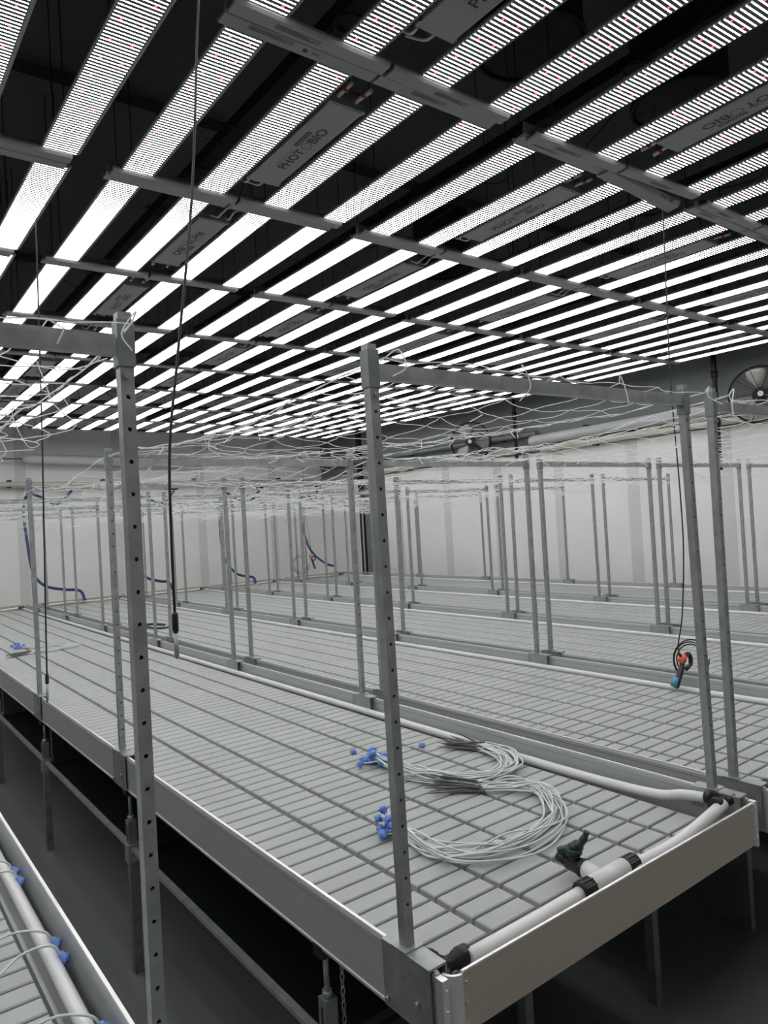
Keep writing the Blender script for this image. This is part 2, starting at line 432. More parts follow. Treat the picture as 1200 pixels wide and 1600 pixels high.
for i, (x, y) in enumerate(((1.33, .72), (2.15, .62), (2.6, 2.6))):
    root = empty('round_duct', x, y, 2.4)
    MB().lathe((x, y, 2.38), [(.0001, 0), (.17, 0), (.19, .01), (.19, .42)], 28).build('duct_body', 'dark', root, (x, y, 2.4))
    MB().lathe((x, y, 2.38), [(.19, -.005), (.2, -.005), (.2, .012), (.19, .012)], 28).build('rim', 'dark', root, (x, y, 2.4))
    tag(root, ['black round duct above the lights, nearest and leftmost of the three', 'black round duct above the lights at the upper right corner of the picture', 'black round duct above the lights, farthest of the three'][i], 'duct', 'round ducts above the lights')

# ------------------------------------------------------------------ benches
TR = .98
BX = {0: -1.385, 1: 0., 2: 1.0747, 3: 2.1494, 4: 3.2241, 5: 4.335}
BN = {0: 'bench left of the aisle', 1: 'first bench right of the aisle', 2: 'second bench right of the aisle', 3: 'third bench right of the aisle', 4: 'fourth bench right of the aisle', 5: 'bench along the right wall'}
YE0, YE1 = -.105, 8.1
LEGY = [.27, 1.445, 2.65, 3.85, 5.05, 6.25, 7.45]
WD = .9699
def tray_mesh(cuts):
    m = MB()
    m.box(.006, WD-.006, YE0+.006, YE1-.006, -.084, -.078)
    def island(x0, x1, y0, y1):
        zt, zb, s = -.05, -.078, .0032
        vs = [(x0-s*.6, y0-s*.6, zb), (x1+s*.6, y0-s*.6, zb), (x1+s*.6, y1+s*.6, zb), (x0-s*.6, y1+s*.6, zb),
              (x0, y0, zt-.0022), (x1, y0, zt-.0022), (x1, y1, zt-.0022), (x0, y1, zt-.0022),
              (x0+s*.7, y0+s*.7, zt), (x1-s*.7, y0+s*.7, zt), (x1-s*.7, y1-s*.7, zt), (x0+s*.7, y1-s*.7, zt)]
        m.add(vs, [(0, 1, 5, 4), (1, 2, 6, 5), (2, 3, 7, 6), (3, 0, 4, 7), (4, 5, 9, 8), (5, 6, 10, 9), (6, 7, 11, 10), (7, 4, 8, 11), (8, 9, 10, 11)])
    xs = [.016]+cuts+[.905]; P = .0537
    y = .0045-2*P
    while y < 7.97:
        a = max(y, -.075)
        for i in range(len(xs)-1):
            g0 = .0070 if i else 0; g1 = .0070 if i < len(xs)-2 else 0
            island(xs[i]+g0, xs[i+1]-g1, a+.0035, y+P-.0035)
        y += P
    # raised rim strip on the pipe side and at the far end
    m.prism([(.912, -.078), (.914, -.062), (.917, -.060), (.921, -.062), (.923, -.078)], -.05, 8.0, 'y')
    return m
def rail_profile(s):
    """hollow side rail; s=+1 when the outside faces -x"""
    p = [(-.010, -.003), (-.009, 0), (-.002, 0), (-.001, -.003), (-.001, -.014), (-.003, -.016), (-.003, -.100), (.010, -.104), (.010, -.108), (-.012, -.108), (-.012, -.103), (-.010, -.101), (-.010, -.016), (-.011, -.014), (-.011, -.006)]
    return p if s > 0 else [(-x, z) for x, z in p][::-1]
def make_bench(name, cuts):
    root = empty(name, 0, 0, -ZF)
    O = (0, 0, -ZF)
    tray_mesh(cuts).build('tray', 'tray', root, O)
    for s, x in ((1, 0), (-1, WD)):
        m = MB(); m.prism([(x+a, b) for a, b in rail_profile(s)], YE0+.022, YE1-.02, 'y'); o = m.build('side_rail', 'rail', root, O)
        MB().box(x-.0085 if s > 0 else x+.0025, x-.0025 if s > 0 else x+.0085, YE0+.025, YE1-.03, .0, .0022).build('rail_edge', 'lip', o, O)['label'] = 'bright top edge of the rail'
        m = MB().box(x-.013 if s > 0 else x+.001, x-.001 if s > 0 else x+.013, YE0+.004, YE0+.021, -.108, -.002)
        for z in (-.018, -.05, -.085): m.tube([(x-.006*s, YE0+.004, z), (x-.006*s, YE0+.0015, z)], .0025, 6)
        m.build('rail_end_plate', 'lip', o, O)
    for y, s in ((YE0, 1), (YE1, -1)):
        m = MB(); m.prism([(y, -.002), (y+.007*s, -.002), (y+.007*s, -.012), (y+.003*s, -.014), (y+.003*s, -.094), (y+.008*s, -.096), (y, -.096)], .026, WD-.012)
        if s > 0:
            for x in (.032, WD-.018):
                for z in (-.018, -.05, -.082): m.tube([(x, y+.001, z), (x, y-.002, z)], .0025, 6)
        o = m.build('end_panel', 'panel', root, O); MB().box(.026, WD-.012, min(y, y+.005*s), max(y, y+.005*s), -.002, .001).build('panel_edge', 'lip', o, O)['label'] = 'bright top edge of the end panel'
    for cx, sx in ((.026, 1), (WD-.012, -1)):     # rounded corner extrusions at the near end
        m = MB(); n = 8; r = .024 if sx > 0 else .012
        pts = [(cx-sx*r*math.sin(PI/2*i/n), YE0+r*(1-math.cos(PI/2*i/n))) for i in range(n+1)]
        inn = [(cx-sx*(r-.005)*math.sin(PI/2*i/n), YE0+.005+(r-.005)*(1-math.cos(PI/2*i/n))) for i in range(n+1)]
        m.prism(pts+inn[::-1], -.098, -.004, 'z'); m.build('corner_post', 'lip', root, O)
    # legs
    for i, y in enumerate(LEGY):
        for x, jack in ((.004, True), (.55, False)):
            m = MB(); zt = -.21 if jack else -.11
            m.box(x-.0135, x+.0135, y-.0135, y+.0135, -ZF, zt)
            lg = m.build('leg', 'galv_dull', root, O)
            if jack:
                m = MB().tube([(x, y, -.215), (x, y, -.118)], .0055, 8).tube([(x, y, -.21), (x, y, -.197)], .011, 6).tube([(x, y, -.135), (x, y, -.122)], .009, 6); m.build('threaded_rod', 'galv', lg, O)
                MB().box(x-.017, x+.002, y-.016, y+.016, -.128, -.105).build('rod_cap', 'black', lg, O)
                MB().box(x+.002, x+.03, y-.012, y+.012, -.128, -.105).build('rod_bracket', 'galv', lg, O)
                m = MB().box(x-.0185, x+.0185, y-.019, y+.019, -.345, -.285)
                for z in (-.30, -.33): m.tube([(x, y-.019, z), (x, y-.030, z)], .004, 6)
                m.build('clamp', 'galv', lg, O)
                MB().box(x-.0140, x-.0134, y-.003, y+.003, -.275, -.225).build('slot', 'ink', lg, O)
                ch = MB()
                for q in range(14):
                    cz = -.118-q*.0135; a = PI/2*(q % 2); ca, sa = math.cos(a), math.sin(a)
                    ch.tube([(x+.022+.004*math.cos(b)*ca, y-.022+.004*math.cos(b)*sa, cz+.0085*math.sin(b)) for b in [2*PI*e/8 for e in range(8)]], .0013, 4, closed=True)
                ch.build('chain', 'galv', lg, O)
            elif i == 0: MB().box(x-.010, x+.010, y+.0135, y+.085, -ZF, -ZF+.006).build('foot', 'galv_dull', lg, O)
    m = MB().box(-.006, .012, LEGY[0], 8.0, -.306, -.295); m.build('lower_rail', 'galv', root, O)
    for y in LEGY: MB().box(.0, .98, y-.035, y-.018, -.318, -.300).build('tie_bar', 'black', root, O)
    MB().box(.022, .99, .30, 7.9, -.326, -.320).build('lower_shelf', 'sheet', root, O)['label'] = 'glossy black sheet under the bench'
    return root
b1 = make_bench('rolling_bench', [.1975, .329, .493, .657, .777])
tag(b1, 'first grey bench right of the aisle, carrying the two coiled drip tube bundles', 'grow bench')
b2 = make_bench('rolling_bench', [.187, .312, .476, .640, .765]); b2.location = W(BX[2], 0, -ZF)
tag(b2, 'second long grey bench right of the aisle, behind the main bench', 'grow bench')
for k in (0, 3, 4, 5):
    o = clone(b2); o.location = W(BX[k], 0, -ZF)
    tag(o, {0: 'grey bench left of the aisle, cut off at the lower left corner', 3: 'third long grey bench right of the aisle', 4: 'fourth long grey bench right of the aisle', 5: 'last grey bench, alongside the right-hand wall'}[k], 'grow bench')
for o in [b1]+[o for o in COL.objects if o.name.startswith('rolling_bench') and o.parent is None]: o['group'] = 'rows of rolling benches'

# ------------------------------------------------------------------ irrigation pipes lying in the trays
def elbow(m, c, d1, d2, r=.0185, L=.042):
    c = Vector(c); d1 = Vector(d1); d2 = Vector(d2)
    for d in (d1, d2):
        m.tube([c, c+d*L*.45, c+d*L*.45, c+d*L*.62, c+d*L*.62, c+d*L], [r*.75, r*.75, r*.95, r*.95, r*1.05, r*1.05], 12)
    m.lathe(c, [(.0001, -r*.8), (r*.6, -r*.6), (r*.8, 0), (r*.6, r*.6), (.0001, r*.8)], 12)
def make_pipes(x0, main):
    root = empty('irrigation_pipe', x0, 0, -.05); O = (x0, 0, -.05); r = .0125
    zc, zn = -.0485, -.020
    rt = MB().tube(spline([(x0+.944, .0, -.012), (x0+.940, .06, -.018), (x0+.936, .14, -.036), (x0+.940, .35, -.046), (x0+.943, .7, zc), (x0+.943, 2, zc), (x0+.943, 4, zc), (x0+.943, 6, zc), (x0+.943, 7.6, zc), (x0+.942, 7.95, -.045), (x0+.92, 8.05, -.03)], 5), r, 12)
    rt.build('pipe', 'pvc', root, O)
    MB().tube([(x0+.024, .0, -.045), (x0+.024, 8.0, -.045)], r*.8, 8).build('pipe', 'pvc', root, O)
    MB().tube(spline([(x0+.92, 8.05, -.03), (x0+.7, 8.06, -.04), (x0+.4, 8.06, -.03), (x0+.06, 8.05, -.035)], 5), r, 8).build('pipe', 'pvc', root, O)
    ye = -.050
    MB().tube(spline([(x0+.09, ye, -.030), (x0+.25, ye+.003, -.033), (x0+.40, ye+.006, -.033)], 4), r*1.15, 14).build('pipe', 'pvc', root, O)
    MB().tube(spline([(x0+.545, ye, -.033), (x0+.72, ye-.004, -.032), (x0+.90, ye+.002, -.014), (x0+.93, ye+.004, -.010)], 4), r*1.1, 14).build('pipe', 'pvc', root, O)
    m = MB(); elbow(m, (x0+.944, ye+.010, -.008), (0, 1, 0), (-1, 0, 0), .0165); m.tube([(x0+.944, ye+.01, -.008), (x0+.965, ye-.01, -.004)], .012, 8); m.build('elbow', 'black', root, O)
    m = MB(); elbow(m, (x0+.050, ye+.012, -.030), (1, 0, 0), (-.35, .93, 0), .0165, .046); m.tube([(x0+.05, ye+.012, -.03), (x0+.025, ye-.012, -.05)], .010, 8); m.build('elbow', 'black', root, O)
    for (x, y) in ((.935, 8.04), (.04, 8.04)):
        m = MB(); elbow(m, (x0+x, y, -.03), (0, -1, 0), (-1 if x > .5 else 1, 0, 0), .016); m.build('elbow', 'black', root, O)
    if main:
        y = ye+.006
        m = MB(); m.tube([(x0+.425, y, -.030), (x0+.535, y, -.030)], .0195, 16); m.tube([(x0+.462, y, -.030), (x0+.462, y+.042, -.022)], .018, 16)
        m.build('tee', 'pvc', root, O)
        for a in (.392, .535):
            m = MB()
            m.tube([(x0+a, y, -.030), (x0+a+.036, y, -.030)], .019, 16)
            for q in range(10):
                c = 2*PI*q/10; m.tube([(x0+a+.003, y+.019*math.cos(c), -.03+.019*math.sin(c)), (x0+a+.033, y+.019*math.cos(c), -.03+.019*math.sin(c))], .0022, 4)
            m.build('coupling', 'black', root, O)
        v = MB(); v.tube([(x0+.462, y+.040, -.022), (x0+.462, y+.050, -.022), (x0+.462, y+.050, -.022), (x0+.462, y+.082, -.020)], [.019, .019, .0165, .0155], 14)
        v.tube([(x0+.462, y+.082, -.020), (x0+.462, y+.108, -.018)], .0115, 10)
        v.tube([(x0+.462, y+.066, -.02), (x0+.462, y+.066, .006)], .0125, 10)
        vo = v.build('valve', 'black', root, O)
        h = MB(); h.tube([(x0+.462, y+.066, .002), (x0+.462, y+.066, .012)], .0165, 14)
        h.tube(spline([(x0+.460, y+.072, .008), (x0+.472, y+.060, .018), (x0+.480, y+.052, .032), (x0+.484, y+.048, .045)], 4), [.0125]*5+[.008]*4+[.0062]*4, 8)
        h.tube(spline([(x0+.462, y+.066, .008), (x0+.455, y+.082, .006), (x0+.452, y+.096, .0)], 4), [.011]*4+[.009]*5, 8)
        h.build('valve_handle', 'green', vo, O)['label'] = 'dark green handle'
    return root
for k in range(6):
    o = make_pipes(BX[k], k == 1)
    tag(o, 'white pipe loop with black elbows lying in the %s' % BN[k], 'pipe', 'irrigation pipes in the benches')

# ------------------------------------------------------------------ trellis frames
FY = [0, 1.484, 2.6825, 3.881, 5.0795, 6.278, 7.4765]
PS = .0090
def post_mesh():
    m = MB(); p, r = .0427, .0031
    zs = [0.0, .055]+[.055+p*(i+1) for i in range(20)]+[1.0]
    s = PS
    for i in range(len(zs)-1):
        z0, z1 = zs[i], zs[i+1]
        for sx in (-1, 1): m.add([(sx*s, -s, z0), (sx*s, s, z0), (sx*s, s, z1), (sx*s, -s, z1)], [(0, 1, 2, 3) if sx > 0 else (3, 2, 1, 0)])
        for sy in (-1, 1):
            if 1 <= i <= 20:
                zc = (z0+z1)/2
                cs = [(-s, sy*s, z0), (s, sy*s, z0), (s, sy*s, z1), (-s, sy*s, z1)]
                oc = [(r*math.cos(PI/8+PI/4*q), sy*s, zc+r*math.sin(PI/8+PI/4*q)) for q in range(8)]
                oi = [(a, b-sy*.0035, c) for a, b, c in oc]
                fs = [(0, 1, 4+5+0, 4+4), (1, 2, 4+7+0-8+8, 4+6), (2, 3, 4+1+2-1, 4+1)]
                # rim quads: bottom(5,6) right(7,0) top(1,2) left(3,4); corner triangles between
                B = lambda q: 4+(q % 8)
                fs = [(0, 1, B(6), B(5)), (1, 2, B(0), B(7)), (2, 3, B(2), B(1)), (3, 0, B(4), B(3)),
                      (1, B(7), B(6)), (2, B(1), B(0)), (3, B(3), B(2)), (0, B(5), B(4))]
                fs += [(B(q), B(q+1), 12+(q+1) % 8, 12+q) for q in range(8)]
                if sy > 0: fs = [f[::-1] for f in fs]
                m.add(cs+oc+oi, fs)
            else:
                m.add([(-s, sy*s, z0), (s, sy*s, z0), (s, sy*s, z1), (-s, sy*s, z1)], [(0, 1, 2, 3) if sy < 0 else (3, 2, 1, 0)])
    m.add([(-s, -s, 1), (s, -s, 1), (s, s, 1), (-s, s, 1)], [(0, 1, 2, 3)])
    return m
def make_frame():
    root = empty('trellis_support', 0, 0, 0)
    pm = None; out = []
    for i, x in enumerate((0, WD)):
        s = 1 if i == 0 else -1
        if pm is None: p = post_mesh().build('post', 'galv', root); pm = p.data
        else: p = bpy.data.objects.new('post', pm); COL.objects.link(p); p.parent = root; p.location = (x*U, 0, 0)
        MB().box(-.0113, .0113, -.0113, .0113, .928, .990).build('sleeve', 'galv_dull', p)
        MB().tube([(.002*s, -PS, .915), (.002*s, -PS-.005, .915)], .0045, 8).build('bolt', 'galv', p)
        f = MB(); yc = -.015 if True else 0
        f.box(-.017, .017, yc-.061, yc+.061, .0024, .0064)
        ox = -.0155*s; f.box(min(ox, ox-.003*s), max(ox, ox-.003*s), yc-.061, yc+.061, -.104, .0064)
        ix = .0155*s; f.box(min(ix, ix+.003*s), max(ix, ix+.003*s), yc-.061, yc+.061, -.042, .0064)
        for (a, c) in ((-.035, -.06), (.045, -.088)): f.tube([(ox-.003*s, a-.01, c), (ox-.009*s, a-.01, c)], .0042, 6)
        f.box(-.02, .02, -.02, .02, .006, .009)
        f.build('foot_bracket', 'galv', p)
        out.append(p)
    c = MB(); c.prism([(-.009, -.013), (.009, -.013), (.009, .013), (-.009, .013)], .0114, WD-.0114)
    c.build('crossbar', 'galv', root, loc=(0, 0, .955))
    return root
pf = make_frame(); first = True
FRD = ['nearest', 'second from the near end', 'third from the near end', 'fourth from the near end', 'fifth from the near end', 'sixth from the near end', 'farthest']
for b in range(6):
    for k, y in enumerate(FY):
        pts = [(BX[b]+a, y, z) for a in (0, WD) for z in (0, .3, .6, 1)]
        if not seen(pts, 5): continue
        o = pf if first else clone(pf); first = False
        o.location = W(BX[b], y, 0)
        for ch in o.children:
            if ch.name.startswith('post'):
                ch.rotation_euler = (random.uniform(-.004, .004), random.uniform(-.004, .004), 0)
                if b == 1 and k == 0: ch.rotation_euler = (0, -.010 if ch.location.x < .1 else -.026, 0)
            if b == 1 and k == 0 and ch.name.startswith('crossbar'): ch.location.x -= .022; ch.rotation_euler = (0, -.006, 0)
        tag(o, 'steel trellis frame, %s, on the %s' % (FRD[k], BN[b]), 'trellis frame', 'trellis frames along the benches')

# ------------------------------------------------------------------ netting over each bench
def make_net(b):
    rnd = random.Random(50+b); x0 = BX[b]; nx = 9; m = MB()
    ys = [-.03]
    while ys[-1] < 7.9: ys.append(ys[-1]+.11)
    def zat(u, y):
        # height: carried by the crossbars, hanging between them and at the long edges
        i = max([j for j, f in enumerate(FY) if f <= y+1e-6] or [0]); a = FY[i]; c = FY[i+1] if i+1 < len(FY) else 8.3
        t = (y-a)/(c-a); t = min(max(t, 0), 1)
        sag = ([.025, .05, .10, .14, .15, .15, .15] if b < 2 else [.05, .09, .14, .16, .16, .16, .16])[i]*4*t*(1-t)
        e = abs(u-.5)*2
        return .974-sag*(.6+.4*e**2)-.02*math.sin(9*u+3*y)*min(1, 4*t*(1-t))
    V = {}
    for j, y in enumerate(ys):
        for i in range(nx+1):
            u = i/nx
            edge = 0 if (i in (0, nx)) else 1
            xx = x0+.0+WD*u+rnd.uniform(-.022, .022)*edge
            V[i, j] = (xx, y+rnd.uniform(-.022, .022), zat(u, y)+rnd.uniform(-.008, .008)*(1 if min(abs(y-f) for f in FY) > .1 else .2))
    r = .0010 if b < 2 else .0014
    def strand(p, q):
        p = Vector(p); q = Vector(q); mid = (p+q)/2+Vector((rnd.uniform(-.005, .005), rnd.uniform(-.005, .005), rnd.uniform(-.007, .002)))
        m.tube([p, (p+mid)/2+Vector((0, 0, -.002)), mid, (mid+q)/2+Vector((0, 0, .001)), q], r, 3, caps=False)
    for j in range(len(ys)):
        for i in range(nx+1):
            if i < nx: strand(V[i, j], V[i+1, j])
            if j < len(ys)-1: strand(V[i, j], V[i, j+1])
            if rnd.random() < .12:      # knot with a loose end
                p = Vector(V[i, j]); m.tube([p, p+Vector((rnd.uniform(-.02, .02), rnd.uniform(-.02, .02), -.012)), p+Vector((rnd.uniform(-.03, .03), rnd.uniform(-.03, .03), -.03))], r*1.4, 3)
    for i in (0, nx):                   # doubled cord along the long edges
        m.tube([V[i, j] for j in range(len(ys))], .0012, 4)
    for i in range(0, nx+1, 3):         # loose ends at the near crossbar
        p = Vector(V[i, 0]); d = rnd.uniform(.02, .06)
        m.tube(spline([p, p+Vector((rnd.uniform(-.02, .02), -.015, .012)), p+Vector((rnd.uniform(-.03, .03), -.02, -d*.5)), p+Vector((rnd.uniform(-.05, .05), -.015, -d))], 4), r*1.2, 4)
    o = m.build('trellis_net', 'net', None, (x0, 0, .95))
    tag(o, 'sagging white trellis netting stretched over the %s' % BN[b], 'netting', 'trellis nets over the benches')
for b in range(6): make_net(b)
# a slack surplus end of the left bench's netting, crumpled beside the foreground post
rnd = random.Random(3); m = MB()
for q in range(11):
    p = Vector((-.42-.09*rnd.random()*q, .05+.10*rnd.random()*q, .95)); pts = [p]
    for s in range(5):
        p = p+Vector((rnd.uniform(-.12, .10), rnd.uniform(-.02, .16), rnd.uniform(-.045, .025))); pts.append(p)
    m.tube(spline(pts, 4), .0009, 4)
tag(m.build('loose_netting', 'net', None, (-.6, .1, .9)), 'slack crumpled strands of white netting hanging beside the foreground post', 'netting')

# ------------------------------------------------------------------ drip lines
def drip_line(path, stake_dir, name='drip_line', up=.0):
    P = spline(path, 5); p0, p1 = P[0], P[-1]
    root = bpy.data.objects.new(name, None); COL.objects.link(root); root.location = W(*p0); root.empty_display_size = .02
    O = tuple(p0)
    MB().tube(P, .0023, 6).build('tube', 'tube', root, O)
    d = (P[0]-P[2]).normalized(); m = MB()
    m.tube([p0-d*.004, p0+d*.004, p0+d*.004, p0+d*.013, p0+d*.013, p0+d*.018], [.006, .006, .0100, .0100, .005, .0038], 8)
    n = d.cross(Vector((0, 0, 1))); n = n.normalized() if n.length > .1 else Vector((1, 0, 0))
    m.tube([p0+d*.009-n*.014, p0+d*.009+n*.014], .0028, 6)
    m.build('dripper', 'blue', root, O)
    if stake_dir is not None:
        s = Vector(stake_dir).normalized(); m = MB()
        m.tube([p1, p1+s*.02, p1+s*.10, p1+s*.14], [.0032, .0042, .0034, .0008], 4); m.build('stake', 'stake', root, O)
    return root
def bundle(n, base, heads, spread, stake, label, group, seed, h=.02):
    rd = random.Random(seed)
    for i in range(n):
        off = Vector((rd.gauss(0, spread), rd.gauss(0, spread), 0)); k = len(base); path = []
        for j, p in enumerate(base):
            s = 1 if 0 < j < k-1 else .6
            path.append((p[0]+off.x*s+rd.gauss(0, .004), p[1]+off.y*s+rd.gauss(0, .004), -.047+h*abs(rd.gauss(0, .55))+.001*i*.6))
        hx, hy = heads; a = (hx+rd.gauss(0, .022), hy+rd.gauss(0, .026), -.044+abs(rd.gauss(0, .022)))
        path = [a]+path
        sd = Vector(stake)+Vector((rd.gauss(0, .22), rd.gauss(0, .22), rd.gauss(0, .03)))
        path[-1] = (*path[-1][:2], -.046+.02*rd.random())
        tag(drip_line(path, sd), label, 'drip line', group)
bundle(22, [(.60, .84), (.60, .72), (.62, .63), (.70, .55), (.80, .53), (.88, .60), (.93-.02, .70), (.905, .74)], (.60, .905), .016, (-.25, .9, 0),
       'white drip tube with blue dripper and grey stake in the farther coiled bundle', 'drip lines in the farther coiled bundle', 5)
bundle(14, [(.33, .41), (.32, .30), (.37, .23), (.48, .19), (.62, .21), (.72, .29), (.76, .38), (.72, .46), (.66, .50)], (.315, .450), .021, (-.5, .75, 0),
       'white drip tube with blue dripper and grey stake in the nearer coiled bundle', 'drip lines in the nearer coiled bundle', 9)
bundle(9, [(.33, 4.72), (.42, 4.62), (.55, 4.52), (.60, 4.45), (.50, 4.40), (.38, 4.38), (.28, 4.40)], (.29, 4.75), .02, (-.8, -.1, 0),
       'white drip tube with blue dripper in the small bundle far along the bench', 'drip lines in the small far bundle', 13)
tag(drip_line([(.78, .895, -.035), (.74, .90, -.03), (.70, .915, -.035), (.66, .90, -.04), (.62, .86, -.04)], None), 'single white tube whose blue dripper lies apart from the farther coiled bundle', 'drip line')
for i, (y, w1) in enumerate(((.90, 0), (.84, 1), (.52, 0), (.46, 1), (.215, 0))):
    x = -.435; z = -.038
    o = drip_line([(x+.006, y, z), (x-.012, y+.004, z+.022), (x-.06, y+.03*(1-w1)+.01, z+.020), (x-.13, y+(.05 if not w1 else -.01), -.038), (x-.24, y+(.07 if not w1 else .10), -.046), (x-.34, y+.1, -.046)], None)
    tag(o, ['white drip tube with blue dripper on the left bench pipe, farthest from the camera', 'white drip tube with blue dripper on the left bench pipe, second farthest', 'drip tube with blue dripper on the left bench pipe, upper one of the middle pair', 'drip tube with blue dripper on the left bench pipe, lower one of the middle pair', 'white drip tube with blue dripper on the left bench pipe, nearest to the bottom edge'][i], 'drip line', 'drip lines plugged into the left bench pipe')

# ------------------------------------------------------------------ water supply on the back wall
root = empty('supply_pipe', -3, 9.08, 1.45)
O = (-3, 9.08, 1.45)
MB().tube([(-3, 9.08, 1.45), (5.5, 9.08, 1.43)], .032, 12).build('pipe', 'pvc_cream', root, O)
for x in (-1.6, -.2, 1.05, 2.2, 3.5, 4.9):
    MB().box(x-.02, x+.02, 9.10, 9.195, 1.40, 1.50).build('pipe_clamp', 'black', root, O)
tag(root, 'cream water pipe running along the back wall above the hoses', 'pipe')
HO = [[(1.77, 9.05, 1.345), (1.589, 9.05, 1.173), (1.38, 9.05, 1.278), (1.254, 9.05, 1.314), (1.171, 8.913, 1.203), (1.13, 8.775, 1.039), (1.131, 8.638, .683), (1.151, 8.5, .335), (1.243, 8.362, .177), (1.422, 8.225, .119), (1.567, 8.088, .095), (1.584, 7.95, -.014)],
      [(3.154, 9.05, 1.319), (2.987, 9.05, 1.159), (2.718, 9.05, 1.229), (2.57, 9.05, 1.286), (2.476, 8.913, 1.166), (2.42, 8.775, .945), (2.375, 8.638, .604), (2.374, 8.5, .311), (2.453, 8.362, .166), (2.585, 8.225, .108), (2.65, 8.088, .09), (2.659, 7.95, -.028)],
      [(4.505, 9.05, 1.294), (4.333, 9.05, 1.14), (4.122, 9.05, 1.175), (3.94, 9.05, 1.276), (3.777, 8.913, 1.129), (3.701, 8.775, .892), (3.647, 8.638, .524), (3.629, 8.5, .298), (3.709, 8.362, .114), (3.80, 8.225, .06), (3.841, 8.088, .045), (3.805, 7.95, -.03)],
      [(5.56, 9.05, 1.29), (5.50, 9.05, 1.135), (5.40, 9.05, 1.182), (5.304, 9.05, 1.248), (5.141, 8.913, 1.09), (5.065, 8.775, .815), (5.063, 8.638, .454), (5.072, 8.5, .295), (5.128, 8.362, .175), (5.184, 8.225, .104), (5.185, 8.088, .087), (5.111, 7.95, .001)]]
for i, P in enumerate(HO):
    root = empty('water_hose', *P[-1])
    MB().tube(spline(P, 5), .017, 8).build('hose', 'navy', root, P[-1])
    e = Vector(P[-1]); MB().tube([e, e+Vector((.005, -.01, -.045))], .014, 8).build('hose_end', 'galv', root, P[-1])
    p = Vector(P[0]); m = MB(); m.tube([p, p+Vector((0, .01, .09))], .016, 8); m.tube([p+Vector((-.05, -.02, .04)), p+Vector((.05, -.02, .04))], .028, 8); m.tube([p+Vector((0, -.06, .05)), p+Vector((0, .0, .05))], .035, 10)
    m.build('valve', 'black', root, P[-1])
    tag(root, 'blue water hose looping down from the back wall to a bench, %s from the left' % ORD[i], 'hose', 'blue hoses at the back wall')
m = MB(); m.tube([(1.2, 9.02, 1.76), (1.235, 9.02, 1.76), (1.28, 9.02, 1.76), (3.55, 9.02, 1.72)], [.02, .052, .062, .062], 16)
root = empty('wall_duct', 1.2, 9.02, 1.76); m.build('duct', 'pvc', root, (1.2, 9.02, 1.76))
MB().tube([(-2, 9.1, 1.77), (1.22, 9.04, 1.76)], .01, 6).build('conduit', 'galv_dull', root, (1.2, 9.02, 1.76))
tag(root, 'white tube with a rounded end fixed along the back wall', 'duct')

# ------------------------------------------------------------------ right-hand wall services
def wallrun(name, mat, y0, y1, z0, z1, r, label, cat, x=5.68, rounded=False):
    root = empty(name, x, y0, z0); O = (x, y0, z0)
    pts = [(x, y0, z0), (x, y1, z1)]; rs = [r, r]
    if rounded: pts = [(x, y1-.001, z1), (x, y1, z1), (x, y1, z1), (x, y1, z1), (x, y0, z0)]; pts = [(x, y1+.05, z1), (x, y1+.03, z1), (x, y1, z1), (x, y0, z0)]; rs = [r*.3, r*.8, r, r]
    MB().tube(pts, rs, 14).build('run', mat, root, O)
    for y in [y0+(y1-y0)*t for t in (.12, .5, .88)]:
        z = z0+(z1-z0)*(y-y0)/(y1-y0); MB().box(x-.01, 5.75, y-.015, y+.015, z-r*1.3, z+r*1.3).build('bracket', 'black', root, O)
    tag(root, label, cat)
wallrun('wall_duct', 'ductgrey', -1.5, 4.55, 1.60, 1.535, .058, 'grey round-ended tube running along the right-hand wall behind the fans', 'duct', 5.66, True)
wallrun('wall_pipe', 'pvc_cream', -1.5, 4.45, 1.46, 1.425, .032, 'cream pipe along the right-hand wall under the round-ended tube', 'pipe')
wallrun('wall_pipe', 'galv_dull', 4.5, 9.1, 1.62, 1.66, .030, 'grey conduit along the far half of the right-hand wall behind the small fan', 'pipe')
wallrun('wall_pipe', 'pvc_cream', 4.6, 9.1, 1.46, 1.45, .030, 'cream pipe along the far half of the right-hand wall below the small fan', 'pipe')
for i, (y, z0) in enumerate(((2.35, 1.0), (4.75, 1.3))):
    root = empty('conduit', 5.6, y, z0); O = (5.6, y, z0)
    MB().tube([(5.6, y, z0), (5.6, y, ZC)], .022, 10).build('pipe', 'black', root, O)
    for z in (1.42, 1.86): MB().tube([(5.6, y, z-.03), (5.6, y, z+.03)], .03, 10).build('coupling', 'black', root, O)
    tag(root, ['black vertical conduit on the right-hand wall beside the larger-looking fan', 'black vertical conduit on the right-hand wall to the right of the small far fan'][i], 'conduit', 'black conduits on the right-hand wall')

